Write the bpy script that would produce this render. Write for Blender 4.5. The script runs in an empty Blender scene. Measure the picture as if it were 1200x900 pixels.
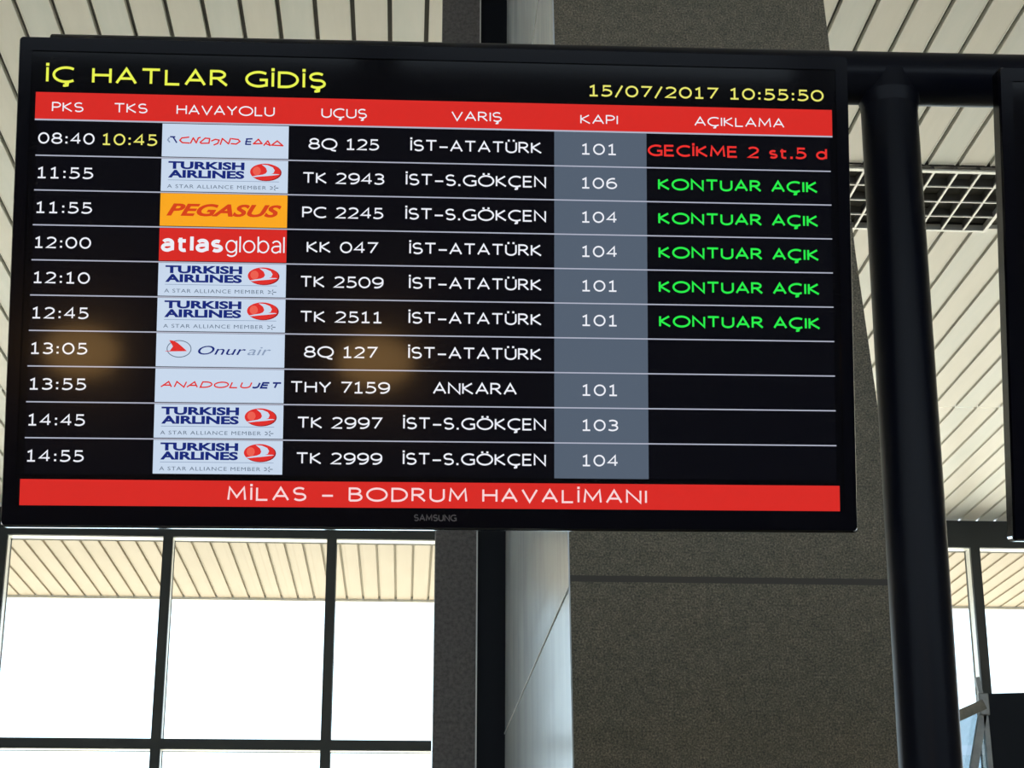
import bpy, math, random
from mathutils import Vector, Matrix
random.seed(4)
scene = bpy.context.scene
C = scene.collection
# ------------------------------------------------------------------ camera
EYE = 1.6
FPX, PITCH, YAW = 2153.0, math.radians(18.73), math.radians(3.27)
cam_d = bpy.data.cameras.new('camera')
cam_d.sensor_width = 36.0
cam_d.lens = FPX / 1200 * 36.0
cam_d.clip_end = 500
cam = bpy.data.objects.new('camera', cam_d)
C.objects.link(cam)
cam.location = (0, 0, EYE)
cam.rotation_euler = (math.radians(90) + PITCH, 0, -YAW)
scene.camera = cam
# ------------------------------------------------------------------ world, sun, exposure
world = bpy.data.worlds.new('overcast_sky')
scene.world = world
world.use_nodes = True
wb = world.node_tree.nodes['Background']
wb.inputs[0].default_value = (0.74, 0.88, 1.0, 1)
wb.inputs[1].default_value = 2.6
sun_d = bpy.data.lights.new('sun', 'SUN')
sun_d.energy = 14.0
sun_d.color = (1.0, 0.93, 0.82)
sun_d.angle = math.radians(1.0)
sun = bpy.data.objects.new('sun', sun_d)
C.objects.link(sun)
sun.rotation_euler = Vector((-0.42, -0.30, -0.86)).to_track_quat('-Z', 'Y').to_euler()
sun.location = (10, 40, 40)
vs = scene.view_settings
scene.display_settings.display_device = 'sRGB'
vs.view_transform = 'Standard'
vs.look = 'None'
vs.exposure = 0.0
vs.gamma = 1.0
vs.use_curve_mapping = False

# ------------------------------------------------------------------ helpers
R_ = Vector((math.cos(YAW), -math.sin(YAW), 0))
H_ = Vector((math.sin(YAW), math.cos(YAW), 0))
FW = H_ * math.cos(PITCH) + Vector((0, 0, math.sin(PITCH)))
UP = -H_ * math.sin(PITCH) + Vector((0, 0, math.cos(PITCH)))
EYEP = Vector((0, 0, EYE))

def ray(x, y):
    return R_ * ((x - 600) / FPX) + UP * ((450 - y) / FPX) + FW
def atY(x, y, Y):                       # sight line met by the vertical plane at depth Y
    r = ray(x, y); return EYEP + r * (Y / r.y)
def atZ(x, y, Z):
    r = ray(x, y); return EYEP + r * ((Z - EYE) / r.z)

def lin(c):
    return tuple((v / 255 / 12.92) if v / 255 <= 0.04045 else ((v / 255 + 0.055) / 1.055) ** 2.4 for v in c) + (1,)

def mat(name, col, rough=0.5, metal=0.0, spec=0.5, noise=None, bump=None):
    m = bpy.data.materials.new(name); m.use_nodes = True
    nt = m.node_tree; b = nt.nodes['Principled BSDF']
    b.inputs['Base Color'].default_value = tuple(col[:3]) + (1,)
    b.inputs['Roughness'].default_value = rough
    b.inputs['Metallic'].default_value = metal
    b.inputs['Specular IOR Level'].default_value = spec
    tc = nt.nodes.new('ShaderNodeTexCoord')
    if noise:
        last = None
        for (scale, stretch, stops) in noise:
            mp = nt.nodes.new('ShaderNodeMapping'); mp.inputs['Scale'].default_value = stretch
            nt.links.new(tc.outputs['Object'], mp.inputs[0])
            n = nt.nodes.new('ShaderNodeTexNoise'); n.inputs['Scale'].default_value = scale
            n.inputs['Detail'].default_value = 6; n.inputs['Roughness'].default_value = 0.65
            nt.links.new(mp.outputs[0], n.inputs['Vector'])
            r = nt.nodes.new('ShaderNodeValToRGB')
            while len(r.color_ramp.elements) < len(stops): r.color_ramp.elements.new(0.5)
            for e, (p, c) in zip(r.color_ramp.elements, stops):
                e.position = p; e.color = tuple(c[:3]) + (1,)
            nt.links.new(n.outputs['Fac'], r.inputs[0])
            if last is None: last = r.outputs[0]
            else:
                mx = nt.nodes.new('ShaderNodeMix'); mx.data_type = 'RGBA'; mx.blend_type = 'MULTIPLY'
                mx.inputs['Factor'].default_value = 1.0
                nt.links.new(last, mx.inputs[6]); nt.links.new(r.outputs[0], mx.inputs[7]); last = mx.outputs[2]
        nt.links.new(last, b.inputs['Base Color'])
    if bump:
        n = nt.nodes.new('ShaderNodeTexNoise'); n.inputs['Scale'].default_value = bump[0]; n.inputs['Detail'].default_value = 4
        nt.links.new(tc.outputs['Object'], n.inputs['Vector'])
        bp = nt.nodes.new('ShaderNodeBump'); bp.inputs['Strength'].default_value = bump[1]; bp.inputs['Distance'].default_value = bump[2]
        nt.links.new(n.outputs['Fac'], bp.inputs['Height']); nt.links.new(bp.outputs[0], b.inputs['Normal'])
    return m

def glow(name, rgb, s=1.0):             # picture element of a lit screen
    m = bpy.data.materials.new(name); m.use_nodes = True
    b = m.node_tree.nodes['Principled BSDF']
    b.inputs['Base Color'].default_value = (0.004, 0.004, 0.006, 1)
    b.inputs['Roughness'].default_value = 0.06
    b.inputs['Specular IOR Level'].default_value = 0.14
    b.inputs['Emission Color'].default_value = lin(rgb)
    b.inputs['Emission Strength'].default_value = s
    return m

class MB:
    def __init__(s): s.v = []; s.f = []; s.mi = []; s.mats = []; s.smooth = []
    def m(s, mt):
        if mt not in s.mats: s.mats.append(mt)
        return s.mats.index(mt)
    def add(s, vs_, fs_, mt, smooth=False):
        o = len(s.v); s.v += [tuple(v) for v in vs_]; i = s.m(mt)
        for f in fs_: s.f.append(tuple(o + k for k in f)); s.mi.append(i); s.smooth.append(smooth)
        return s
    def box(s, a, b, mt):
        x0, y0, z0 = a; x1, y1, z1 = b
        return s.add([(x0,y0,z0),(x1,y0,z0),(x1,y1,z0),(x0,y1,z0),(x0,y0,z1),(x1,y0,z1),(x1,y1,z1),(x0,y1,z1)],
                     [(0,3,2,1),(4,5,6,7),(0,1,5,4),(1,2,6,5),(2,3,7,6),(3,0,4,7)], mt)
    def hexa(s, low, high, mt):         # two quads, same winding
        return s.add(list(low) + list(high), [(3,2,1,0),(4,5,6,7),(0,1,5,4),(1,2,6,5),(2,3,7,6),(3,0,4,7)], mt)
    def bar(s, p, q, w, d, mt, side=None):     # rectangular bar from p to q
        p = Vector(p); q = Vector(q); ax = (q - p).normalized()
        sd = Vector(side) if side else ax.orthogonal()
        sd = (sd - ax * sd.dot(ax)).normalized(); up = ax.cross(sd)
        A = [p + sd*w*a + up*d*b for a, b in ((-.5,-.5),(.5,-.5),(.5,.5),(-.5,.5))]
        B = [v + (q - p) for v in A]
        return s.hexa(A, B, mt)
    def tube(s, p, q, r, mt, n=40, r2=None, caps=True):
        p = Vector(p); q = Vector(q); ax = (q - p).normalized(); u = ax.orthogonal().normalized(); w = ax.cross(u)
        r2 = r if r2 is None else r2
        vs_ = [p + (u*math.cos(2*math.pi*i/n) + w*math.sin(2*math.pi*i/n))*r for i in range(n)]
        vs_ += [q + (u*math.cos(2*math.pi*i/n) + w*math.sin(2*math.pi*i/n))*r2 for i in range(n)]
        s.add(vs_, [(i, (i+1) % n, n + (i+1) % n, n + i) for i in range(n)], mt, True)
        if caps: s.add(vs_, [tuple(range(n-1, -1, -1)), tuple(range(n, 2*n))], mt)
        return s
    def build(s, name, parent=None, bevel=0):
        me = bpy.data.meshes.new(name); me.from_pydata(s.v, [], s.f)
        for mt in s.mats: me.materials.append(mt)
        me.polygons.foreach_set('material_index', s.mi); me.polygons.foreach_set('use_smooth', s.smooth)
        me.update()
        o = bpy.data.objects.new(name, me); C.objects.link(o)
        if parent: o.parent = parent
        if bevel:
            b = o.modifiers.new('bevel', 'BEVEL'); b.width = bevel; b.segments = 2; b.limit_method = 'ANGLE'
        return o

def tag(o, label=None, cat=None, group=None, kind=None):
    if label: o['label'] = label
    if cat: o['category'] = cat
    if group: o['group'] = group
    if kind: o['kind'] = kind
    return o
def empty(name, loc):
    o = bpy.data.objects.new(name, None); C.objects.link(o); o.location = loc; o.empty_display_size = 0.2
    return o

# ------------------------------------------------------------------ materials
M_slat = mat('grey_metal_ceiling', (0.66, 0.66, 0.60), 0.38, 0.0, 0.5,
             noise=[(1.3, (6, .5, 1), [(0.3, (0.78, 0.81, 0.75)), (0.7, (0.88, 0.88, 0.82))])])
M_slat2 = mat('reflection_tinted_metal_ceiling', (0.72, 0.68, 0.58), 0.38, 0.0, 0.5,
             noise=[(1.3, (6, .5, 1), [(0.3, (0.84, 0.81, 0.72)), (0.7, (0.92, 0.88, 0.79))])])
M_slats = [M_slat, M_slat2, M_slat, M_slat2, M_slat2]  # warm planks carry reflected light as a tint in their colour
M_slot = mat('dark_ceiling_slot', (0.10, 0.095, 0.08), 0.7)
M_lip = mat('pale_slat_edge', (0.85, 0.84, 0.76), 0.4)
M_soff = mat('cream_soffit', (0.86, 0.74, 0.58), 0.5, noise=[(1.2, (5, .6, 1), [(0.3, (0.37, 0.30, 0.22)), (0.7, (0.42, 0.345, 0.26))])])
M_soffslot = mat('soffit_slot', (0.40, 0.36, 0.28), 0.7)
M_floor = mat('polished_stone_floor', (0.5, 0.48, 0.43), 0.35, noise=[(2.0, (1, 1, 1), [(0.3, (0.60, 0.57, 0.50)), (0.7, (0.70, 0.66, 0.58))])])
M_wall = mat('warm_grey_wall', (0.40, 0.38, 0.35), 0.7)
M_apron = mat('pale_concrete_apron', (0.5, 0.47, 0.42), 0.9, noise=[(0.5, (1, 1, 1), [(0.3, (0.62, 0.56, 0.47)), (0.7, (0.70, 0.64, 0.54))])])
M_granite = mat('speckled_granite', (0.16, 0.15, 0.13), 0.75, 0, 0.2,
    noise=[(190, (1, 1, 1), [(0.30, (0.07, 0.07, 0.08)), (0.5, (0.23, 0.21, 0.18)), (0.70, (0.50, 0.44, 0.35))]),
           (45, (1, 1, 1), [(0.35, (0.70, 0.72, 0.70)), (0.65, (1.0, 0.98, 0.95))]),
           (2.5, (1, 1, 1), [(0.3, (0.88, 0.90, 0.88)), (0.7, (1.0, 0.97, 0.92))])], bump=(190, 0.2, 0.003))
M_granite2 = mat('dark_granite', (0.05, 0.047, 0.045), 0.6, 0, 0.3,
    noise=[(60, (1, 1, 1), [(0.35, (0.11, 0.10, 0.10)), (0.65, (0.21, 0.19, 0.185))])])
M_marble = mat('polished_pale_stone', (0.4, 0.43, 0.45), 0.2, 0, 0.6,
    noise=[(2.2, (1, 2.6, .5), [(0.28, (0.50, 0.56, 0.62)), (0.5, (0.64, 0.70, 0.76)), (0.75, (0.76, 0.81, 0.86))])])
M_joint = mat('pale_joint', (0.72, 0.74, 0.74), 0.6)
M_djoint = mat('dark_joint', (0.085, 0.08, 0.072), 0.8)
M_blackmetal = mat('black_metal', (0.007, 0.009, 0.014), 0.45, 0, 0.15)
M_frame = mat('dark_window_frame', (0.035, 0.042, 0.046), 0.5, 0, 0.4)
M_alu = mat('pale_aluminium', (0.72, 0.72, 0.70), 0.35, 0.2)
M_pipe = mat('dark_blue_black_paint', (0.005, 0.006, 0.012), 0.3, 0, 0.12, bump=(300, 0.05, 0.001))
M_case = mat('gloss_black_plastic', (0.004, 0.004, 0.008), 0.12, 0, 0.1)
M_panel = mat('black_display_panel', (0.004, 0.004, 0.007), 0.06, 0, 0.14)
M_rim = mat('clear_silver_rim', (0.80, 0.82, 0.90), 0.10, 1.0)
M_mark = mat('grey_lettering', (0.16, 0.15, 0.17), 0.4, 0.3)
M_steel = mat('galvanised_steel', (0.30, 0.30, 0.29), 0.45, 0.6, noise=[(20, (1, 1, 1), [(0.3, (0.24, 0.24, 0.23)), (0.7, (0.36, 0.36, 0.34))])])
M_louver = mat('white_louver_blade', (0.70, 0.70, 0.68), 0.3, 0.3)
M_blade = mat('shaded_louver_blade', (0.16, 0.16, 0.16), 0.4, 0.3)  # blade sides greyed, the shade inside the cells put into the colour
M_house = mat('dark_lamp_housing', (0.05, 0.05, 0.05), 0.5)
M_tube = mat('unlit_fluorescent_tube', (0.55, 0.55, 0.55), 0.4)

def glass_mat(name, tint, gloss=None):
    m = bpy.data.materials.new(name); m.use_nodes = True; nt = m.node_tree
    nt.nodes.remove(nt.nodes['Principled BSDF'])
    t = nt.nodes.new('ShaderNodeBsdfTransparent'); t.inputs[0].default_value = tint
    g = nt.nodes.new('ShaderNodeBsdfGlossy'); g.inputs['Roughness'].default_value = 0.02
    fr = nt.nodes.new('ShaderNodeFresnel'); fr.inputs[0].default_value = 1.4
    mx = nt.nodes.new('ShaderNodeMixShader')
    mx.inputs[0].default_value = gloss or 0.0
    if gloss is None: nt.links.new(fr.outputs[0], mx.inputs[0])
    nt.links.new(t.outputs[0], mx.inputs[1]); nt.links.new(g.outputs[0], mx.inputs[2])
    nt.links.new(mx.outputs[0], nt.nodes['Material Output'].inputs[0])
    return m
M_glass = glass_mat('window_glass', (0.93, 0.965, 0.96, 1)); M_tint = glass_mat('blue_tinted_glass', (0.48, 0.54, 0.58, 1), 0.05)

# ------------------------------------------------------------------ the hall
CEIL = EYE + 5.0
YW = 19.04                              # inner face of the window wall
S, X0 = 0.1968, -2.1252                 # ceiling plank pitch, one joint
def planks(mb, xa, xb, ya, yb, z, mp, ms, ml, gap=0.025, hole=None):
    k0 = math.floor((xa - X0) / S); k1 = math.ceil((xb - X0) / S)
    for k in range(k0, k1):
        a = X0 + k * S + gap / 2; b = X0 + (k + 1) * S - gap / 2
        spans = [(ya, yb)]
        if hole and b > hole[0] and a < hole[1]: spans = [(ya, hole[2]), (hole[3], yb)]
        for (p, q) in spans:
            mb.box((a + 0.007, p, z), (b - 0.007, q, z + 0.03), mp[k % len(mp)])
            for e in (a, b - 0.007): mb.box((e, p, z - 0.003), (e + 0.007, q, z + 0.03), ml)
    mb.box((xa, ya, z + 0.031), (xb, yb, z + 0.06), ms)

FX0, FX1, FY0, FY1 = 2.66, 3.846, 10.34, 11.25   # recess of the louvred lamp
cb = MB()
YJ = atZ(1140, 477, CEIL).y
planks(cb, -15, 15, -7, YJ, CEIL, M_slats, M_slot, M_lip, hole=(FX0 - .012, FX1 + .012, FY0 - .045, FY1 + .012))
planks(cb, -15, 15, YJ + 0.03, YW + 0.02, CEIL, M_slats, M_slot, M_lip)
tag(cb.build('ceiling'), kind='structure')
fb = MB(); fb.box((-15, -7, -0.2), (15, YW + 0.1, 0), M_floor); tag(fb.build('floor'), kind='structure')
gb = MB(); gb.box((-90, YW + 0.3, -0.45), (90, 130, -0.2), M_apron); tag(gb.build('ground'), kind='structure')
wbk = MB(); wbk.box((-15, -7.3, 0), (15, -7, 3.95), M_wall); wbk.box((-15, -7.3, CEIL - .25), (15, -7, CEIL + .1), M_wall)  # unseen wall; high opening added to let daylight onto the pillar front
for k in range(11): wbk.box((-15 + 2.97 * k, -7.25, 3.95), (-14.7 + 2.97 * k, -7.05, CEIL - .25), M_wall)
tag(wbk.build('wall_back'), kind='structure')
wl = MB(); wl.box((-15.3, -7, 0), (-15, YW + .1, CEIL + .1), M_wall); tag(wl.build('wall_left'), kind='structure')
wr = MB(); wr.box((15, -7, 0), (15.3, YW + .1, CEIL + .1), M_wall); tag(wr.build('wall_right'), kind='structure')
# sloping eave outside the glass
SOF = EYE + 4.703
sb = MB()
yed = atZ(250, 700, SOF).y
planks(sb, -13, 13, YW + 0.26, yed, SOF, [M_soff], M_soffslot, M_soff, gap=0.028)
sb.box((-13, YW + 0.241, SOF + .01), (13, YW + 0.259, CEIL), M_soff)
sb.box((-13, yed, SOF - 0.03), (13, yed + 0.06, SOF + 0.3), M_alu)
tag(sb.build('eave_soffit'), kind='structure')

# window wall: head beam, transoms, mullions, glass bays
HEAD = EYE + 4.70
TR_HI = EYE + 2.587; TR_LO = EYE + 2.483
XL, XR = -15.0, 15.0
GAPL, GAPR = atY(508, 700, YW).x, atY(700, 700, YW).x
hb = MB()
def hbar(mb, z0, z1, xa, xb):
    mb.box((xa, YW, z0), (xb, YW + 0.05, z1), M_frame)
    mb.box((xa, YW + 0.05, z0 + 0.004), (xb, YW + 0.21, z1 - 0.004), M_alu)
    mb.box((xa, YW + 0.21, z0), (xb, YW + 0.235, z1), M_frame)
hb = MB(); hbar(hb, HEAD, CEIL - 0.005, XL, XR); tag(hb.build('trim_1'), kind='structure')
tb = MB()
for (z0, z1) in ((TR_LO, TR_HI), (TR_LO - 2.1, TR_HI - 2.1), (0.0, 0.1)):
    hbar(tb, z0, z1, XL, GAPL)
    if z1 < TR_LO: hbar(tb, z0, z1, GAPR, XR)
tag(tb.build('trim_2'), kind='structure')
px_left = atY(197, 630, YW).x; pitch = atY(389, 630, YW).x - px_left
xr = atY(1142.5, 640, YW).x
mx_list = [px_left + pitch * k for k in (-4, -3, -2, -1, 0, 1)] + [xr + pitch * k for k in (-1, 0, 1, 2)]
for i, x in enumerate(mx_list):
    m = MB(); w = 0.05
    m.box((x - w, YW - 0.004, 0), (x + w, YW + 0.05, HEAD), M_frame)
    m.box((x - w + .006, YW + 0.05, 0), (x + w - .006, YW + 0.21, HEAD), M_alu)
    m.box((x - w, YW + 0.21, 0), (x + w, YW + 0.24, HEAD), M_frame)
    tag(m.build('trim_%d' % (i + 3)), kind='structure')
edges = mx_list[:6] + [GAPL + 0.3] + [xr - pitch] + mx_list[7:]
bays = [(mx_list[i], mx_list[i + 1]) for i in range(5)] + [(mx_list[5], mx_list[5] + pitch)] + [(mx_list[i], mx_list[i + 1]) for i in range(6, 9)]
for i, (a, b) in enumerate(bays):
    g = MB()
    for (z0, z1) in ((TR_HI, HEAD), (TR_LO - 2.0, TR_LO), (0.1, TR_LO - 2.1)):
        g.box((a + 0.05, YW + 0.022, z0), (b - 0.05, YW + 0.030, z1), M_glass)
    tag(g.build('window_%d' % (i + 1)), kind='structure')

# ------------------------------------------------------------------ stone pillars
YC = 5.0
def edge(pts, Y):                       # outline points (X,Z) at depth Y, run on to floor and ceiling
    P = [atY(x, y, Y) for x, y in pts]; P.sort(key=lambda p: p.z)
    out = [(p.x, p.z) for p in P]
    (xa, za), (xb, zb) = out[0], out[1]; out.insert(0, (xa + (xb - xa) * (0 - za) / (zb - za) * 0.15, 0.0))
    (xa, za), (xb, zb) = out[-2], out[-1]; out.append((xb + (xb - xa) * (CEIL - zb) / (zb - za) * 0.5, CEIL))
    return out
def interp(e, z):
    for (xa, za), (xb, zb) in zip(e, e[1:]):
        if za <= z <= zb: return xa + (xb - xa) * (z - za) / (zb - za)
    return e[-1][0]
eL = edge([(647, 0), (665, 625), (671, 900)], YC)
eR = edge([(965, 0), (985, 160), (1003, 300), (1026, 459), (1058, 680), (1090, 900)], YC)
YM = 7.86
eM = edge([(594, 0), (593.2, 450), (591.7, 900)], YM)
pier = empty('stone_pillar', (interp(eL, 0) + 0.5, YC + 0.5, 0))
off = -Vector(pier.location)
def rel(v): return tuple(Vector(v) + off)
zs = sorted(set([0.0, CEIL] + [round(z, 4) for e in (eL, eR, eM) for _, z in e]))
# front of speckled granite with recessed bed joints
zj = [atY(850, 680, YC).z + 1.1 * k for k in range(-3, 4)]
b = MB()
lv = sorted(set(zs + [z for j in zj for z in (j - 0.009, j + 0.009) if 0 < z < CEIL]))
vsA = []
for z in lv: vsA += [rel((interp(eL, z) + 0.004, YC, z)), rel((interp(eR, z), YC, z)), rel((interp(eR, z), YC + 0.9, z)), rel((interp(eL, z) + 0.004, YC + 0.9, z))]
for i in range(len(lv) - 1):
    zm = (lv[i] + lv[i + 1]) / 2
    mt = M_djoint if any(abs(zm - j) < 0.008 for j in zj) else M_granite
    a = 4 * i
    b.add(vsA[a:a + 8], [(0,1,5,4),(1,2,6,5),(2,3,7,6)], mt)
b.build('granite_face', pier)
# polished side running back towards the glass
b = MB()
for z0, z1 in zip(zs, zs[1:]):
    b.add([rel((interp(eL, z0), YC - 0.004, z0)), rel((interp(eM, z0), YM, z0)), rel((interp(eL, z0) + 0.3, YM, z0)), rel((interp(eL, z0) + 0.004, YC - 0.004, z0)),
           rel((interp(eL, z1), YC - 0.004, z1)), rel((interp(eM, z1), YM, z1)), rel((interp(eL, z1) + 0.3, YM, z1)), rel((interp(eL, z1) + 0.004, YC - 0.004, z1))],
          [(1,0,4,5),(2,1,5,6),(0,3,7,4),(3,2,6,7)], M_marble)
b.build('polished_side', pier)['label'] = 'pale polished stone side'
zjm = atY(665, 690, YC).z
b = MB()
for dz in (-2.2, 0, 2.2):
    z = zjm + dz
    if 0 < z < CEIL:
        A = Vector((interp(eL, z) - 0.002, YC, z)); B = Vector((interp(eM, z) - 0.002, YM, z))
        b.bar(rel(A), rel(B), 0.006, 0.003, M_joint, side=(0, 0, 1))
b.build('bed_joint', pier)
tag(pier, 'broad speckled brown granite pillar behind the lit departures board, with pale polished left side', 'pillar')

YB = 7.95
xa, xb, xc = atY(513, 450, YB).x, atY(559.5, 450, YB).x, atY(565, 450, YB).x
rear = empty('stone_pier', (xa + 0.1, YB + 0.3, 0)); off = -Vector(rear.location)
MB().box(rel((xa, YB, 0)), rel((xb, YB + 0.22, CEIL)), M_granite2).build('granite_face', rear)
MB().box(rel((xb, YB - 0.006, 0)), rel((xb + 0.006, YB + 0.2, CEIL)), M_alu).build('metal_edge', rear)['label'] = 'thin bright metal edge'
MB().box(rel((xb + 0.006, YB + 0.04, 0)), rel((atY(640, 450, YB).x, YB + 0.2, CEIL)), M_blackmetal).build('recess_panel', rear)['label'] = 'black recess panel'
tag(rear, 'narrow dark granite pier with black recess, left of the pale polished pillar side', 'pillar')

# ------------------------------------------------------------------ louvred ceiling lamp
lamp = empty('louver_ceiling_light', ((FX0 + FX1) / 2, (FY0 + FY1) / 2, CEIL)); off = -Vector(lamp.location)
hz = 0.14
b = MB()
b.box(rel((FX0 - .0, FY0, CEIL + hz)), rel((FX1, FY1, CEIL + hz + .01)), M_house)
for (p, q) in (((FX0, FY0, CEIL + .01), (FX1, FY0 + .006, CEIL + hz)), ((FX0, FY1 - .006, CEIL + .01), (FX1, FY1, CEIL + hz)),
               ((FX0, FY0, CEIL + .01), (FX0 + .006, FY1, CEIL + hz)), ((FX1 - .006, FY0, CEIL + .01), (FX1, FY1, CEIL + hz))):
    b.box(rel(p), rel(q), M_house)
b.build('housing', lamp)
b = MB(); fw = 0.016; z0, z1 = CEIL - 0.03, CEIL + 0.012
b.box(rel((FX0 - .01, FY0 - .02, z0)), rel((FX1 + .01, FY0 + fw, z0 + .012)), M_louver); b.box(rel((FX0 - .01, FY1 - fw, z0)), rel((FX1 + .01, FY1 + .01, z1)), M_louver)
b.box(rel((FX0 - .01, FY0 + fw, z0)), rel((FX0 + .012, FY1 - fw, z1)), M_louver); b.box(rel((FX1 - .012, FY0 + fw, z0)), rel((FX1 + .01, FY1 - fw, z1)), M_louver)
b.build('frame', lamp)
b = MB(); nx, ny = 8, 4
for i in range(1, nx):
    x = FX0 + (FX1 - FX0) * i / nx
    b.box(rel((x - .005, FY0 + fw, z0 + .012)), rel((x + .005, FY1 - fw, CEIL + .06)), M_blade)
    b.box(rel((x - .007, FY0 + fw, z0 + .002)), rel((x + .007, FY1 - fw, z0 + .012)), M_louver)  # pale lower edge paints in the ground light it catches
for j in range(1, ny):
    y = FY0 + (FY1 - FY0) * j / ny
    b.box(rel((FX0 + .012, y - .004, z0 + .014)), rel((FX1 - .012, y + .004, CEIL + .06)), M_blade)
    b.box(rel((FX0 + .012, y - .006, z0 + .004)), rel((FX1 - .012, y + .006, z0 + .014)), M_louver)
b.build('louver_grid', lamp)
for j in range(3):
    y = FY0 + (FY1 - FY0) * (j + .5) / 3
    MB().tube(rel((FX0 + .02, y, CEIL + .105)), rel((FX1 - .02, y, CEIL + .105)), 0.013, M_tube, 12).build('tube', lamp)
tag(lamp, 'unlit square-celled louvre light set in the ceiling right of the round post', 'ceiling light')

# ------------------------------------------------------------------ departures board
SW, SH = 1.24, 0.7218
A, T, RO = 0.01503626, 0.19532106, 0.0111049
Xa = Vector((math.cos(A), math.sin(A), 0)); Na = Vector((math.sin(A), -math.cos(A), 0)); Z_ = Vector((0, 0, 1))
Zt = Z_ * math.cos(T) + Na * math.sin(T)
XS = Xa * math.cos(RO) + Zt * math.sin(RO); ZS = -Xa * math.sin(RO) + Zt * math.cos(RO)
YS = ZS.cross(XS)                       # points away from the viewer
BC = Vector((0.03763369, 2.58530358, 0.65434801 + EYE))
ROT = Matrix((XS, YS, ZS)).transposed()
def scr(px, py):                        # point of the board's face, in the board's own axes
    r = ray(px, py); t = (BC - EYEP).dot(YS) / r.dot(YS); d = EYEP + r * t - BC
    return d.dot(XS), d.dot(ZS)

_txt = {}
def glyphs(s, shear=0.0, weight=0.0, space=1.0):
    key = (s, shear, weight, space)
    if key in _txt: return _txt[key]
    cu = bpy.data.curves.new('lettering', 'FONT'); cu.body = s; cu.size = 1.0; cu.shear = shear; cu.offset = weight
    cu.space_character = space; cu.resolution_u = 4; cu.fill_mode = 'FRONT'
    o = bpy.data.objects.new('lettering', cu); C.objects.link(o)
    dg = bpy.context.evaluated_depsgraph_get(); dg.update()
    me = o.evaluated_get(dg).to_mesh()
    v = [(q.co.x, q.co.y) for q in me.vertices]; f = [tuple(p.vertices) for p in me.polygons]
    o.evaluated_get(dg).to_mesh_clear()
    bpy.data.objects.remove(o); bpy.data.curves.remove(cu)
    _txt[key] = (v, f); return v, f
CAPH = max(y for _, y in glyphs('H')[0])
L1 = 0.0004
def flat(mb, x0, z0, x1, z1, layer, mt):
    y = -L1 * layer
    mb.add([(x0, y, z0), (x1, y, z0), (x1, y, z1), (x0, y, z1)], [(0, 1, 2, 3)], mt)
def poly(mb, pts, layer, mt):
    mb.add([(x, -L1 * layer, z) for x, z in pts], [tuple(range(len(pts)))], mt)
def text(mb, s, x0, x1, zmid, cap, layer, mt, shear=0.0, weight=0.0, space=1.0):
    v, f = glyphs(s, shear, weight, space)
    a = min(p[0] for p in v); b_ = max(p[0] for p in v); k = (x1 - x0) / (b_ - a)
    mb.add([(x0 + (x - a) * k, -L1 * layer, zmid + (y - CAPH / 2) * cap / CAPH) for x, y in v], f, mt)
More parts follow.
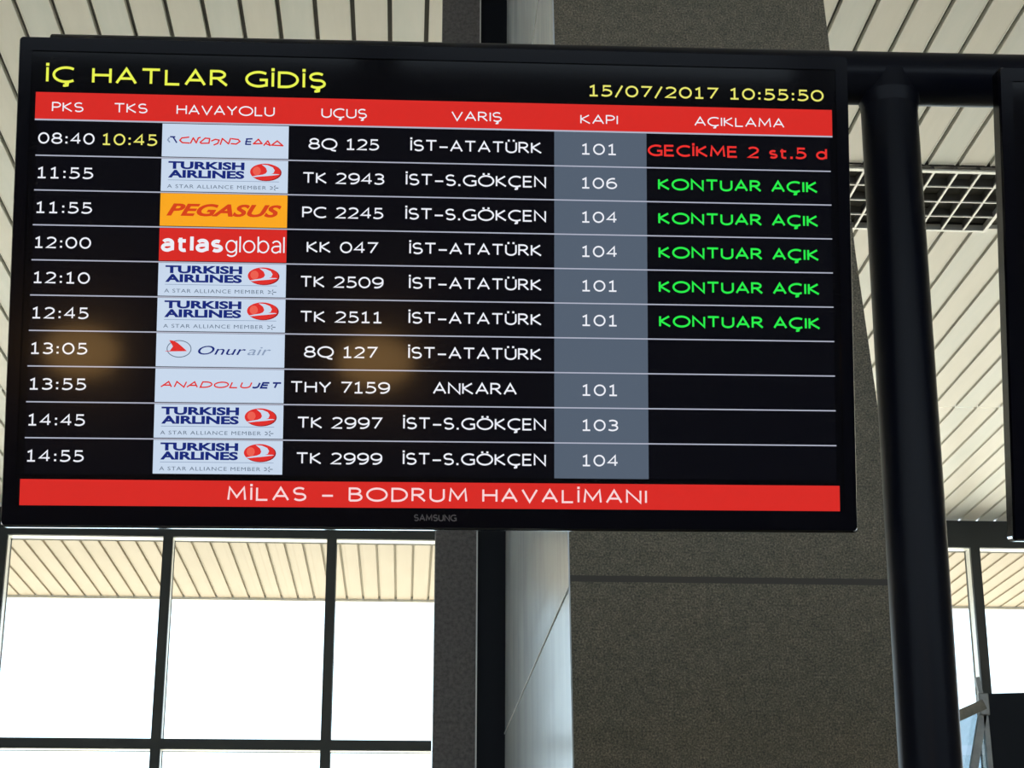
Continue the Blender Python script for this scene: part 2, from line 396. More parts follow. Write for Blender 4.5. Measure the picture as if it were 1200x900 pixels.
# monoline letters of the board's own screen face: centre lines on a capital height of 1
def arc(cx, cy, rx, ry, a0, a1, n=14):
    return [(cx + rx * math.cos(math.radians(a0 + (a1 - a0) * i / n)), cy + ry * math.sin(math.radians(a0 + (a1 - a0) * i / n))) for i in range(n + 1)]
def full(cx, cy, rx, ry): return arc(cx, cy, rx, ry, 90, 450, 30)
CED = [(.0, -.02), (.0, -.10), (.07, -.14), (.06, -.24), (-.04, -.27), (-.10, -.25)]
def ced(x): return [(x + a, b) for a, b in CED]
def dot(x, y): return [(x - .055, y), (x + .055, y)]
GL = {
 '0': ([full(.33, .5, .33, .5)], .66), '1': ([[(.04, .84), (.26, 1), (.26, 0)], [(.02, 0), (.50, 0)]], .52),
 '2': ([arc(.28, .72, .29, .28, 150, -20) + [(.50, .52), (.0, 0), (.60, 0)]], .60),
 '3': ([arc(.24, .755, .28, .245, 140, -75) + [(.18, .52)], [(.18, .52)] + arc(.23, .27, .32, .27, 78, -140)], .55),
 '4': ([[(.46, 0), (.46, 1), (.0, .30), (.62, .30)]], .62), '5': ([[(.52, 1), (.10, 1), (.08, .56)] + arc(.21, .31, .34, .31, 110, -135)], .56),
 '6': ([arc(.40, .52, .40, .48, 72, 180) + [(.0, .36)], full(.31, .31, .31, .31)], .62), '7': ([[(.0, 1), (.58, 1), (.18, 0)]], .58),
 '8': ([full(.32, .755, .26, .245), full(.32, .265, .32, .265)], .64), '9': ([full(.31, .69, .31, .31), arc(.22, .48, .40, .48, -108, 0) + [(.62, .64)]], .62),
 ':': ([dot(.08, .08), dot(.08, .62)], .16), '.': ([dot(.08, .03)], .16), '/': ([[(.0, -.12), (.40, 1.06)]], .40), '\u2013': ([[(.0, .38), (.52, .38)]], .52), ' ': ([], .26),
 'A': ([[(.0, 0), (.36, 1), (.72, 0)], [(.12, .33), (.60, .33)]], .72),
 'B': ([[(.0, 0), (.0, 1), (.26, 1)] + arc(.26, .77, .24, .23, 90, -90) + [(.0, .54)], [(.26, .54)] + arc(.28, .27, .29, .27, 90, -90) + [(.0, 0)]], .57),
 'C': ([arc(.46, .5, .46, .5, 52, 308, 22)], .74), 'D': ([[(.0, 0), (.0, 1), (.24, 1)] + arc(.24, .5, .46, .5, 90, -90, 22) + [(.0, 0)]], .70),
 'E': ([[(.50, 1), (.0, 1), (.0, 0), (.52, 0)], [(.0, .53), (.46, .53)]], .52), 'G': ([arc(.46, .5, .46, .5, 52, 300, 22) + [(.76, .08), (.76, .46), (.50, .46)]], .76),
 'H': ([[(.0, 0), (.0, 1)], [(.64, 0), (.64, 1)], [(.0, .53), (.64, .53)]], .64), 'I': ([[(.0, 0), (.0, 1)]], .0),
 'K': ([[(.0, 0), (.0, 1)], [(.54, 1), (.03, .53), (.60, 0)]], .60), 'L': ([[(.0, 1), (.0, 0), (.50, 0)]], .50),
 'M': ([[(.02, 0), (.08, 1), (.42, .22), (.76, 1), (.82, 0)]], .84), 'N': ([[(.0, 0), (.0, 1), (.66, 0), (.66, 1)]], .66),
 'O': ([full(.47, .5, .47, .5)], .94), 'Q': ([full(.47, .5, .47, .5), [(.52, .02), (.66, -.14), (.90, -.20)]], .94),
 'P': ([[(.0, 0), (.0, 1), (.26, 1)] + arc(.26, .73, .27, .27, 90, -90) + [(.0, .46)]], .53),
 'R': ([[(.0, 0), (.0, 1), (.26, 1)] + arc(.26, .75, .25, .25, 90, -90) + [(.0, .50)], [(.24, .50), (.60, 0)]], .60),
 'S': ([arc(.27, .745, .26, .255, 38, 240, 14) + arc(.27, .265, .28, .265, 62, -146, 14)], .55), 'T': ([[(.0, 1), (.66, 1)], [(.33, 1), (.33, 0)]], .66),
 'U': ([[(.0, 1), (.0, .33)] + arc(.32, .33, .32, .33, 180, 360) + [(.64, 1)]], .64), 'V': ([[(.0, 1), (.35, 0), (.70, 1)]], .70),
 'Y': ([[(.0, 1), (.33, .46), (.66, 1)], [(.33, .46), (.33, 0)]], .66),
 'J': ([[(.40, 1), (.40, .28)] + arc(.16, .28, .24, .28, 0, -140, 10)], .40),
 'a': ([arc(.23, .50, .21, .23, 155, 0, 12) + [(.44, 0)], [(.44, .42), (.22, .40)] + arc(.20, .20, .20, .20, 90, 285, 12) + [(.44, .12)]], .44),
 'l': ([[(.0, 1), (.0, 0)]], .0), 'o': ([full(.29, .36, .29, .36)], .58), 'b': ([[(.0, 1), (.0, 0)], full(.27, .36, .27, .36)], .54),
 'g': ([full(.27, .36, .27, .36), [(.54, .72), (.54, -.02)] + arc(.28, -.02, .26, .24, 0, -145, 12)], .54),
 's': ([arc(.20, .52, .18, .17, 45, 235, 10) + arc(.20, .175, .20, .175, 58, -145, 10)], .40),
 't': ([[(.12, .90), (.12, .14)] + arc(.28, .14, .16, .14, 180, 300, 6), [(.0, .68), (.36, .68)]], .38),
 'd': ([full(.27, .34, .27, .34), [(.54, 1), (.54, 0)]], .54)}
GL['\u0130'] = (GL['I'][0] + [dot(.0, 1.20)], .0)
for k_, b_, x_ in (('\u00d6', 'O', .47), ('\u00dc', 'U', .32)): GL[k_] = (GL[b_][0] + [dot(x_ - .16, 1.18), dot(x_ + .16, 1.18)], GL[b_][1])
for k_, b_, x_ in (('\u00c7', 'C', .46), ('\u015e', 'S', .27)): GL[k_] = (GL[b_][0] + [ced(x_)], GL[b_][1])
def ribbon(mb, pts, w, layer, mt):
    P = [Vector(p) for p in pts]
    P = [p for i, p in enumerate(P) if i == 0 or (p - P[i-1]).length > 1e-6]
    n = len(P); closed = n > 8 and (P[0] - P[-1]).length < w * .05
    if closed: P = P[:-1]; n -= 1
    vs_ = []
    for i, p in enumerate(P):
        a = P[i-1] if (i or closed) else None; c = P[(i+1) % n] if (i < n - 1 or closed) else None
        d0 = (p - a).normalized() if a is not None else (c - p).normalized(); d1 = (c - p).normalized() if c is not None else d0
        n0 = Vector((-d0.y, d0.x)); n1 = Vector((-d1.y, d1.x)); m = n0 + n1
        if m.length < .3: m = n0
        m.normalize(); k = min(1 / max(m.dot(n0), .35), 1.9) * w / 2
        vs_ += [p + m * k, p - m * k]
    f = [(2*i, 2*i+1, 2*((i+1) % n)+1, 2*((i+1) % n)) for i in range(n if closed else n - 1)]
    mb.add([(v.x, -L1 * layer, v.y) for v in vs_], f, mt)
def stroke_text(mb, s, x0, x1, zmid, cap, layer, mt, wt=.138, gap=.20, shear=0.0):
    w = cap * wt; k = cap * (1 - wt); z0 = zmid - cap / 2 + w / 2
    x = 0; items = []
    for c in s:
        st, ad = GL[c]; items.append((x, st)); x += ad + gap
    tot = x - gap
    kx = (x1 - x0 - w - shear * k) / tot
    for gx, st in items:
        for pl in st:
            if len(pl) == 2 and abs(pl[0][1] - pl[1][1]) < 1e-6 and abs(pl[1][0] - pl[0][0] - .11) < 1e-4:     # a dot
                cx = x0 + w/2 + (gx + pl[0][0] + .055) * kx; cz = z0 + pl[0][1] * k; r = w * .62
                flat_at(mb, cx - r, cz - r * .95, cx + r, cz + r * .95, layer, mt); continue
            ribbon(mb, [(x0 + w/2 + (gx + u) * kx + v * shear * k, z0 + v * k) for u, v in pl], w, layer, mt)
def flat_at(mb, x0, z0, x1, z1, layer, mt):
    y = -L1 * layer
    mb.add([(x0, y, z0), (x1, y, z0), (x1, y, z1), (x0, y, z1)], [(0, 1, 2, 3)], mt)
def text_px(mb, s, xl, xr_, ym, cap, layer, mt, **kw):
    xm = (xl + xr_) / 2
    (xa_, za) = scr(xl, ym); (xb_, zb) = scr(xr_, ym); _, zm = scr(xm, ym)
    c = scr(xm, ym - cap / 2)[1] - scr(xm, ym + cap / 2)[1]
    if 'wt' in kw or 'gap' in kw: stroke_text(mb, s, xa_, xb_, zm, c, layer, mt, **kw)
    else: text(mb, s, xa_, xb_, zm, c, layer, mt, **kw)

W_ = glow('screen_white', (236, 238, 246)); YEL = glow('screen_yellow', (232, 240, 80)); YEL2 = glow('screen_pale_yellow', (232, 228, 110))
RED = glow('screen_red', (214, 42, 36)); REDT = glow('screen_red_letters', (228, 48, 44)); GRN = glow('screen_green', (40, 232, 74))
GRY = glow('screen_slate', (84, 96, 112)); LINE = glow('screen_line', (176, 180, 198)); LOGO = glow('screen_logo_white', (200, 216, 236))
NAVY = glow('screen_navy', (22, 40, 120)); ORG = glow('screen_orange', (250, 168, 32)); PEG = glow('screen_rust', (214, 66, 26))
LRED = glow('screen_logo_red', (222, 48, 44)); LG = glow('screen_logo_grey', (96, 112, 132)); LG2 = glow('screen_light_grey', (140, 158, 186))
PINK = glow('screen_footer_white', (250, 214, 216)); ROW = glow('screen_black', (4, 4, 9)); DRED = glow('screen_dark_red', (150, 20, 24)); SAL = glow('screen_salmon', (236, 96, 80))

def rrect(w0, w1, h0, h1, r, n=6):
    pts = []
    for cx, cz, a0 in ((w1 - r, h0 + r, -90), (w1 - r, h1 - r, 0), (w0 + r, h1 - r, 90), (w0 + r, h0 + r, 180)):
        for i in range(n + 1):
            a = math.radians(a0 + 90 * i / n); pts.append((cx + r * math.cos(a), cz + r * math.sin(a)))
    return pts
def prism(mb, pts, y0, y1, mt, smooth=False):
    n = len(pts)
    mb.add([(x, y0, z) for x, z in pts] + [(x, y1, z) for x, z in pts],
           [(i, i + n, (i + 1) % n + n, (i + 1) % n) for i in range(n)], mt, smooth)
    mb.add([(x, y0, z) for x, z in pts], [tuple(range(n))], mt)
    mb.add([(x, y1, z) for x, z in pts], [tuple(range(n - 1, -1, -1))], mt)

board = empty('departure_board', BC); board.rotation_euler = ROT.to_euler()
ax0, az0 = scr(20, 600); ax1, az1 = scr(981, 78)
AX0, AX1 = -SW / 2 + 0.020, SW / 2 - 0.020
AZ0, AZ1 = 0.030, SH - 0.022
# casing: bevelled bezel ring with a rear shell
b = MB(); outer = rrect(-SW/2, SW/2, 0, SH, 0.006); inner = rrect(AX0, AX1, AZ0, AZ1, 0.002); n = len(outer)
mid = rrect(-SW/2 + .002, SW/2 - .002, .002, SH - .002, 0.005)
b.add([(x, 0.004, z) for x, z in outer] + [(x, -0.002, z) for x, z in mid] + [(x, -0.002, z) for x, z in inner] + [(x, 0.0015, z) for x, z in inner],
      [(k*n + i, k*n + (i+1) % n, (k+1)*n + (i+1) % n, (k+1)*n + i) for k in range(3) for i in range(n)], M_case)
b.add([(x, 0.004, z) for x, z in outer] + [(x, 0.030, z) for x, z in outer] + [(x * .96, 0.048, SH/2 + (z - SH/2) * .94) for x, z in outer],
      [(k*n + (i+1) % n, k*n + i, (k+1)*n + i, (k+1)*n + (i+1) % n) for k in range(2) for i in range(n)] + [tuple(range(2*n, 3*n))][::-1], M_case)
casing = b.build('casing', board)
b = MB(); ro = rrect(-SW/2 - .001, SW/2 + .001, -.001, SH + .001, 0.007)
low = list(range(n - 7, n)) + list(range(7)); m_ = len(low)      # the rim runs along the lower edge and round its two corners
b.add([(outer[i][0], 0.006, outer[i][1]) for i in low] + [(ro[i][0], 0.0055, ro[i][1]) for i in low] + [(ro[i][0], 0.027, ro[i][1]) for i in low] + [(outer[i][0], 0.028, outer[i][1]) for i in low],
      [(k*m_ + i + 1, k*m_ + i, (k+1)*m_ + i, (k+1)*m_ + i + 1) for k in range(3) for i in range(m_ - 1)], M_rim)
rim = b.build('silver_rim', board); rim['label'] = 'thin bright silver rim'
b = MB(); flat(b, AX0, AZ0, AX1, AZ1, -2, M_panel); b.box((AX0, 0.0012, AZ0), (AX1, 0.004, AZ1), M_panel)
panel = b.build('display_panel', board)
b = MB(); text_px(b, 'SAMSUNG', 485, 535, 607, 8, 6.5, M_mark, wt=.17, gap=.22)
mark = b.build('maker_mark', board)
# heading
b = MB(); text_px(b, 'İÇ HATLAR GİDİŞ', 54, 382, 91, 19.5, 2, YEL, wt=.15, gap=.24); b.build('title_text', board)['label'] = 'yellow heading'
b = MB(); text_px(b, '15/07/2017', 689.5, 841.5, 108, 13.5, 2, YEL2, wt=.15, gap=.24); b.build('date_text', board)['label'] = 'pale yellow date'
b = MB(); text_px(b, '10:55:50', 854.5, 965, 111.3, 13.5, 2, YEL2, wt=.15, gap=.24); b.build('clock_text', board)['label'] = 'pale yellow clock'
hx0 = scr(41.5, 125)[0]; hx1 = scr(975, 145)[0]; hz1 = scr(500, 118.2)[1]; hz0 = scr(500, 150)[1]
b = MB(); flat(b, hx0, hz0, hx1, hz1, 1.5, RED); flat(b, hx0, hz0 - 0.0012, hx1, hz0 + 0.0012, 2, LINE)
hbar_o = b.build('column_header_bar', board); hbar_o['label'] = 'red bar of white column names'
for s, xl, xq, ym, cap in (('PKS', 61, 98, 125.6, 11.5), ('TKS', 133.6, 173, 127, 11.5), ('HAVAYOLU', 207, 322, 129.8, 11.5), ('UÇUŞ', 376.7, 430, 133, 11.5),
                           ('VARIŞ', 529, 588, 136.8, 11.5), ('KAPI', 680, 724, 140.3, 11), ('AÇIKLAMA', 813.6, 919, 143.4, 11)):
    b = MB(); text_px(b, s, xl, xq, ym, cap, 2.2, W_, wt=.13, gap=.2); b.build('column_name', hbar_o)
fx0 = scr(23.2, 576)[0]; fx1 = scr(984, 585)[0]; fz1 = scr(500, 565.3)[1]; fz0 = scr(500, 596)[1]
b = MB(); flat(b, fx0, fz0, fx1, fz1, 1.5, RED); foot = b.build('footer_bar', board); foot['label'] = 'red footer bar with white airport name'
b = MB(); text_px(b, 'MİLAS – BODRUM HAVALİMANI', 266, 758, 580.3, 16.5, 2.2, PINK, wt=.14, gap=.27); b.build('airport_name', foot)

# logos -----------------------------------------------------------
def ell(cx, cz, rx, rz, n=28, a0=0.0): return [(cx + rx * math.cos(2*math.pi*i/n), cz + rz * math.sin(2*math.pi*i/n)) for i in range(n)]
class Box:
    def __init__(s, x0, z0, x1, z1): s.x0, s.z0, s.x1, s.z1 = x0, z0, x1, z1
    def __call__(s, u, v): return (s.x0 + (s.x1 - s.x0) * u, s.z1 + (s.z0 - s.z1) * v)
    def txt(s, mb, t, u0, u1, v0, v1, lay, mt, **kw):     # v0 top and v1 bottom of the capitals
        xa_, za = s(u0, v0); xb_, zb = s(u1, v1); (stroke_text if 'wt' in kw else text)(mb, t, xa_, xb_, (za + zb) / 2, za - zb, lay, mt, **kw)
    def line(s, mb, pts, wd, lay, mt):
        P = [Vector(s(u, v)) for u, v in pts]
        for p, q in zip(P, P[1:]):
            d = (q - p).normalized(); nn = Vector((-d.y, d.x)) * wd / 2; e = d * wd * .3
            poly(mb, [p - e - nn, q + e - nn, q + e + nn, p - e + nn], lay, mt)
def logo_bird(mb, B):
    B.txt(mb, 'TURKISH', .055, .655, .09, .30, 4, NAVY, weight=0.042)
    B.txt(mb, 'AIRLINES', .055, .655, .355, .57, 4, NAVY, weight=0.042)
    B.line(mb, [(.055, .655), (.93, .655)], 0.0008, 4, LG2)
    B.txt(mb, 'A STAR ALLIANCE MEMBER', .05, .83, .79, .90, 4, LG, space=1.15)
    for k in range(5):
        a = 2 * math.pi * k / 5; B.line(mb, [(.89 + .012*math.cos(a), .845 + .03*math.sin(a)), (.89 + .034*math.cos(a), .845 + .075*math.sin(a))], 0.0012, 4, LG)
    cx, cz = B(.82, .355); rx = (B.x1 - B.x0) * .123; rz = (B.z1 - B.z0) * .265
    poly(mb, ell(cx + .0012, cz - .0008, rx, rz), 3.6, DRED)
    poly(mb, ell(cx, cz, rx * .98, rz * .98), 4, LRED)
    poly(mb, ell(cx - rx * .55, cz + rz * .1, rx * .26, rz * .5), 4.3, SAL)
    bird = [(.715, .50), (.76, .465), (.80, .44), (.825, .40), (.835, .33), (.825, .23), (.79, .125), (.84, .145), (.88, .21), (.895, .30), (.885, .39), (.865, .415), (.92, .415), (.935, .43), (.86, .47), (.79, .495), (.735, .52)]
    poly(mb, [B(u, v) for u, v in bird], 4.6, LOGO)
def logo_stroke(mb, B):
    g = [([(.055, .43), (.045, .5), (.06, .56)], LG2), ([(.065, .40), (.10, .40)], NAVY), ([(.085, .40), (.115, .57)], NAVY),
         ([(.21, .40), (.155, .43), (.14, .5), (.16, .57), (.215, .58)], LRED), ([(.225, .58), (.245, .42), (.27, .57), (.285, .42)], LRED),
         ([(.285, .42), (.30, .40)], LRED), ([(.30, .55), (.34, .42), (.375, .43), (.37, .57), (.31, .58), (.30, .55)], LRED),
         ([(.39, .50), (.42, .45), (.45, .47), (.44, .57), (.41, .62)], LRED), ([(.46, .6), (.475, .42), (.525, .58), (.54, .41)], LRED),
         ([(.55, .42), (.60, .44), (.615, .5), (.585, .58), (.545, .57)], LRED),
         ([(.665, .42), (.71, .41)], NAVY), ([(.66, .50), (.70, .50)], NAVY), ([(.66, .58), (.70, .58)], NAVY), ([(.67, .42), (.66, .58)], NAVY),
         ([(.725, .55), (.76, .42), (.79, .55), (.72, .56)], LRED), ([(.805, .6), (.835, .46), (.855, .6), (.82, .55)], LRED), ([(.87, .58), (.91, .46), (.955, .6), (.865, .59)], LRED)]
    for pts, mt in g: B.line(mb, pts, 0.0021, 4, mt)
def logo_flag(mb, B): B.txt(mb, 'PEGASUS', .05, .955, .33, .67, 4, PEG, shear=0.35, weight=0.035)
def logo_wide(mb, B):
    B.txt(mb, 'atlas', .015, .50, .20, .73, 4, W_, wt=.20, gap=.26); B.txt(mb, 'global', .52, .985, .20, .73, 4, W_, wt=.085, gap=.19)
def logo_fin(mb, B):
    o = [B(.178 + .093 * math.cos(2*math.pi*i/40), .47 + .25 * math.sin(2*math.pi*i/40)) for i in range(41)]
    for p, q in zip(o, o[1:]):
        p = Vector(p); q = Vector(q); d = (q - p).normalized(); nn = Vector((-d.y, d.x)) * .0006
        poly(mb, [p - nn, q - nn, q + nn, p + nn], 4, LG)
    poly(mb, [B(*c) for c in ((.10, .21), (.135, .23), (.165, .29), (.20, .40), (.235, .52), (.135, .54), (.105, .54), (.13, .40))], 4.5, LRED)
    B.line(mb, [(.075, .545), (.235, .53)], 0.0008, 4.6, LRED)
    B.txt(mb, 'Onur', .325, .70, .37, .63, 4, NAVY, shear=0.3, weight=0.002); B.txt(mb, 'air', .71, .895, .37, .63, 4, LG2, shear=0.3)
def logo_jet(mb, B):
    B.txt(mb, 'ANADOLU', .04, .755, .37, .57, 4, LRED, shear=0.45, wt=.2, gap=.2); B.txt(mb, 'JET', .75, .985, .37, .57, 4, NAVY, shear=0.45, wt=.26, gap=.26)

rows = [('08:40', '10:45', logo_stroke, LOGO, '8Q 125', 'İST–ATATÜRK', '101', ('GECİKME 2 st.5 d', REDT)),
        ('11:55', None, logo_bird, LOGO, 'TK 2943', 'İST–S.GÖKÇEN', '106', ('KONTUAR AÇIK', GRN)),
        ('11:55', None, logo_flag, ORG, 'PC 2245', 'İST–S.GÖKÇEN', '104', ('KONTUAR AÇIK', GRN)),
        ('12:00', None, logo_wide, RED, 'KK 047', 'İST–ATATÜRK', '104', ('KONTUAR AÇIK', GRN)),
        ('12:10', None, logo_bird, LOGO, 'TK 2509', 'İST–ATATÜRK', '101', ('KONTUAR AÇIK', GRN)),
        ('12:45', None, logo_bird, LOGO, 'TK 2511', 'İST–ATATÜRK', '101', ('KONTUAR AÇIK', GRN)),
        ('13:05', None, logo_fin, LOGO, '8Q 127', 'İST–ATATÜRK', None, None),
        ('13:55', None, logo_jet, LOGO, 'THY 7159', 'ANKARA', '101', None),
        ('14:45', None, logo_bird, LOGO, 'TK 2997', 'İST–S.GÖKÇEN', '103', None),
        ('14:55', None, logo_bird, LOGO, 'TK 2999', 'İST–S.GÖKÇEN', '104', None)]
z_first = scr(402, 169.3)[1]; z_last = scr(402, 537.5)[1]; PZ = (z_first - z_last) / 9
capr = scr(400, 163)[1] - scr(400, 176.2)[1]
gx0, gx1 = scr(649.5, 360)[0], scr(758.8, 360)[0]
lx0, lx1 = scr(184.5, 360)[0], scr(334.5, 360)[0]
tx0 = scr(37.2, 365)[0]; tw = scr(104.2, 365)[0] - tx0
ux0 = scr(119.5, 162)[0]; ux1 = scr(184.6, 164)[0]
fc = scr(400, 371)[0]; dc = scr(557, 374)[0]; gc = scr(702.5, 376)[0]; sc_ = scr(867, 379)[0]
pxw = (scr(700, 375)[0] - scr(400, 370)[0]) / 300.0
fw_ = {'8Q 125': 83, 'TK 2943': 96, 'PC 2245': 95, 'KK 047': 83, 'TK 2509': 97, 'TK 2511': 96, '8Q 127': 85, 'THY 7159': 115, 'TK 2997': 98, 'TK 2999': 99}
dw_ = {'İST–ATATÜRK': 156, 'İST–S.GÖKÇEN': 166, 'ANKARA': 98}
for i, (tm, ex, lg, lb, fl, ds, gt, st) in enumerate(rows):
    z = z_first - PZ * i; zt = z + PZ / 2; zb = z - PZ / 2
    if i == 0: zt = hz0 - 0.0012
    b = MB(); flat(b, tx0 - .002, zb, fx1 - .004, zt, 0.6, ROW)
    if i < 9: flat(b, tx0 - .003, zb - 0.0009, fx1 - .0035, zb + 0.0009, 2.0, LINE)
    rw = b.build('flight_row', board)
    b = MB(); stroke_text(b, tm, tx0, tx0 + tw, z, capr, 3, W_, gap=.26); b.build('departure_time', rw)
    if ex: b = MB(); stroke_text(b, ex, ux0, ux1, z, capr * 1.02, 3, YEL2, wt=.14, gap=.26); b.build('expected_time', rw)
    lt = min(zt, z + PZ * .475) if i else zt - .001
    b = MB(); flat(b, lx0, z - PZ * .465, lx1, lt, 3, lb); lg(b, Box(lx0, z - PZ * .465, lx1, lt)); b.build('airline_logo', rw)
    w = fw_[fl] * pxw; b = MB(); stroke_text(b, fl, fc - w/2, fc + w/2, z, capr, 3, W_); b.build('flight_number', rw)
    w = dw_[ds] * pxw; b = MB(); stroke_text(b, ds, dc - w/2, dc + w/2, z + .0006, capr * 1.03, 3, W_); b.build('destination', rw)
    b = MB(); flat(b, gx0, zb, gx1, zt, 1.4, GRY)
    if gt: stroke_text(b, gt, gc - 21.5 * pxw, gc + 21.5 * pxw, z + .0005, capr, 3, W_, gap=.26)
    b.build('gate_cell', rw)
    if st:
        b = MB(); w = (217 if i == 0 else 193) * pxw
        stroke_text(b, st[0], sc_ - w/2, sc_ + w/2, z + .0008, capr * 1.05, 3, st[1], wt=.17, gap=.22); b.build('status_text', rw)
tag(board, 'lit airport departures board listing ten flights under a yellow heading', 'departures board')

# second board at the right edge of the view: same casing, copied
def find_shift():
    best = None
    P0 = BC - XS * (SW / 2)
    r = ray(1188.5, 633)
    # point of the board plane on that sight line, then slide along the rail
    n_ = YS.copy(); n_.z = 0; n_.normalize()
    t = (P0 - EYEP).dot(n_) / r.dot(n_)
    return EYEP + r * t - P0
sh = find_shift()
board2 = empty('departure_board', BC + sh); board2.rotation_euler = ROT.to_euler()
for o in (casing, rim, panel, mark):
    c = o.copy(); C.objects.link(c); c.parent = board2
tag(board2, 'dark display cut off by the right edge, only its left bezel showing', 'departures board')

# ------------------------------------------------------------------ pipe frame carrying the boards
DP = 2.63
def onpl(px, py):                       # sight line met by the upright plane of the pipe frame
    n_ = -Na; p0 = Vector((0, DP, EYE)); r = ray(px, py); t = (p0 - EYEP).dot(n_) / r.dot(n_); return EYEP + r * t
pb_ = onpl(1090.5, 900); pt_ = onpl(1041.5, 127)
PR = 0.0455
ba = onpl(62, 71); bb = onpl(1200, 94)
bz = onpl(1100, 93.5); dirb = (bb - ba).normalized()
left = bz - dirb * (bz - ba).length; right = bz + dirb * 2.0
mid_x = (pb_ + pt_) / 2
pole_xy = Vector((mid_x.x, mid_x.y, 0))
# vertical post foot; lean below one degree kept
lean = (pt_ - pb_) / (pt_.z - pb_.z)
foot_p = pb_ - lean * pb_.z
stand = empty('display_stand', (foot_p.x, foot_p.y, 0)); off = -Vector(stand.location)
jz = bz + dirb * ((pt_ + lean * .1).x - bz.x)
MB().tube(rel(foot_p), rel(jz), PR, M_pipe, 56).build('post', stand)
b = MB(); b.tube(rel(left), rel(right), 0.0435, M_pipe, 56); b.build('crossbeam', stand)
b = MB(); b.tube(rel(jz - Vector((0, 0, .058))), rel(jz - Vector((0, 0, .036))), PR + .0005, M_pipe, 56, r2=PR + .004, caps=False); b.build('weld_bead', stand)
b = MB(); b.tube(rel((foot_p.x, foot_p.y, 0)), rel((foot_p.x, foot_p.y, .015)), .16, M_pipe, 56); b.build('base_plate', stand)
for bd in (board, board2):
    for dx in (-.2, .2):
        o3 = Vector(bd.location); p = o3 + XS * dx + ZS * (SH * .52) + YS * .052
        q = o3 + XS * dx + ZS * (SH * .9) + YS * .052
        tt = left + dirb * ((q - left).dot(dirb))
        b = MB(); b.bar(rel(p - ZS * .1), rel(q), .05, .006, M_pipe, side=XS); b.bar(rel(q - ZS*.02), rel(tt + Vector((0, .02, 0))), .04, .012, M_pipe, side=XS)
        b.build('mounting_bracket', stand)
tag(stand, 'dark round steel post with a pipe crossbeam carrying the departures boards', 'stand')

# ------------------------------------------------------------------ panel stand, lower right
YP = 7.0
def P(x, y, d=0.0): v = atY(x, y, YP + d); return v
foot_s = P(1190, 900); sgn = empty('panel_stand', (foot_s.x, YP, 0)); off = -Vector(sgn.location)
b = MB(); a = P(1157, 812); w_ = 0.62; hgt = 1.0
prof = [(a.x, a.z - hgt), (a.x + w_, a.z - hgt)] + [(a.x + w_ - w_ * k / 8, a.z + .008 * math.sin(math.pi * (1 - k / 8))) for k in range(9)]
nn = len(prof)
b.add([rel((x, YP + .02, z)) for x, z in prof] + [rel((x, YP + .07, z)) for x, z in prof],
      [(i, i + nn, (i+1) % nn + nn, (i+1) % nn) for i in range(nn)] + [tuple(range(nn)), tuple(range(2*nn - 1, nn - 1, -1))], M_blackmetal)
b.build('dark_panel', sgn)['label'] = 'dark panel with slightly bowed top'
k = YP / 2153 * 1.0
n0 = P(1152, 826)
MB().box(rel((n0.x - 6*k, YP - .02, n0.z - 13*k)), rel((n0.x + 6*k, YP + .02, n0.z + 13*k)), M_steel).build('node_plate', sgn, bevel=.004)
MB().bar(rel(n0), rel(P(1144.5, 794)), 5*k, .02, M_steel, side=(1, 0, 0)).build('strut', sgn)
MB().bar(rel(n0), rel(P(1105, 847, -.25)), .03, 12*k, M_steel, side=(0, 1, 0)).build('arm', sgn)
for (x0_, y0_, x1_, y1_, wd) in ((1151, 838, 1141, 900, 9), (1154, 836, 1160, 900, 6)):
    p = P(x0_, y0_); q = P(x1_, y1_); d = (q - p) / (p.z - q.z); e = p + d * p.z
    e = q + (e - q) * 1.0 if abs(e.x - q.x) < .6 else Vector((q.x + math.copysign(.25, e.x - q.x), YP, 0))
    b = MB(); b.bar(rel(p), rel(q), wd*k, .025, M_steel, side=(1, 0, 0)); b.bar(rel(q), rel(Vector((e.x, YP, 0))), wd*k, .025, M_steel, side=(1, 0, 0)); b.build('leg', sgn)
q0, q1 = P(1105, 851, .04), P(1150, 830, .04)
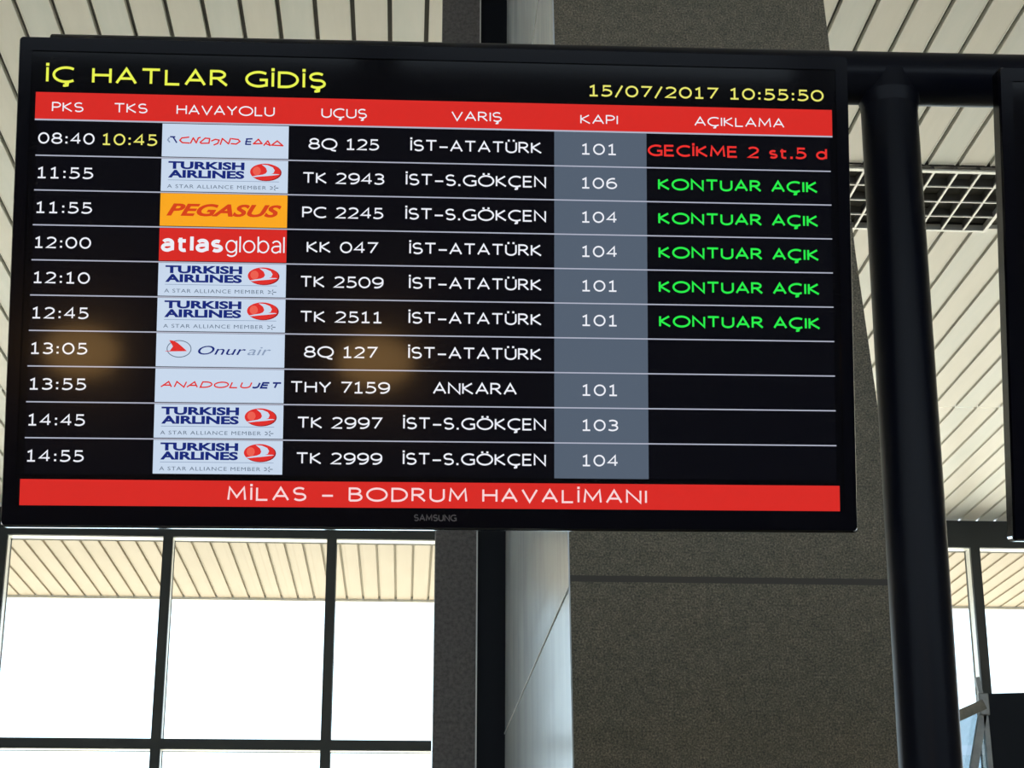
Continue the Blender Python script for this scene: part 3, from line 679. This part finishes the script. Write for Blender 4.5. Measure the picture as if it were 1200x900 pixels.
b = MB(); b.hexa([rel(v) for v in (Vector((q0.x, q0.y - .004, q0.z - .9)), Vector((q1.x, q1.y - .004, q0.z - .9)), Vector((q1.x, q1.y + .004, q0.z - .9)), Vector((q0.x, q0.y + .004, q0.z - .9)))],
                 [rel(v) for v in (Vector((q0.x, q0.y - .004, q0.z)), Vector((q1.x, q1.y - .004, q1.z)), Vector((q1.x, q1.y + .004, q1.z)), Vector((q0.x, q0.y + .004, q0.z)))], M_tint)
b.build('tinted_pane', sgn)['label'] = 'pale blue tinted pane'
b = MB(); b.tube(rel((a.x + w_ * .7, YP + .05, 0)), rel((a.x + w_ * .7, YP + .05, a.z - hgt + .05)), .03, M_steel, 20); b.build('post', sgn)
tag(sgn, 'dark panel on a grey steel braced stand at the lower right corner', 'stand')

# ------------------------------------------------------------------ warm lamps on the rear wall (mirrored in the display)
M_warm = bpy.data.materials.new('warm_lamp_glass'); M_warm.use_nodes = True
wn = M_warm.node_tree.nodes['Principled BSDF']; wn.inputs['Base Color'].default_value = (0.9, 0.8, 0.6, 1)
wn.inputs['Emission Color'].default_value = (1.0, 0.55, 0.18, 1); wn.inputs['Emission Strength'].default_value = 13.0
for (px, py), lb in (((95, 412), 'left warm globe lamp on the rear wall of the hall'), ((440, 424), 'right warm globe lamp on the rear wall of the hall')):
    x, z = scr(px, py); p = BC + XS * x + ZS * z
    d = (p - EYEP).normalized(); rdir = d - 2 * d.dot(YS) * YS
    q = p + rdir * ((-6.7 - p.y) / rdir.y)
    w = empty('wall_lamp', (q.x, -7.0, q.z))
    MB().tube((0, 0, 0), (0, .02, 0), .09, M_alu, 32).build('back_plate', w)
    MB().tube((0, .02, 0), (0, .16, 0), .02, M_alu, 20).build('arm', w)
    b = MB(); nu, nv, rr = 28, 16, .16; vv = []; ff = []
    for iv in range(nv + 1):
        for iu in range(nu):
            t, u = math.pi * iv / nv, 2 * math.pi * iu / nu
            vv.append((rr * 1.5 * math.sin(t) * math.cos(u), .30 + rr * math.cos(t), rr * math.sin(t) * math.sin(u)))
    for iv in range(nv):
        for iu in range(nu): ff.append((iv*nu + iu, iv*nu + (iu+1) % nu, (iv+1)*nu + (iu+1) % nu, (iv+1)*nu + iu))
    b.add(vv, ff, M_warm, True); b.build('globe', w)
    tag(w, lb, 'wall lamp')
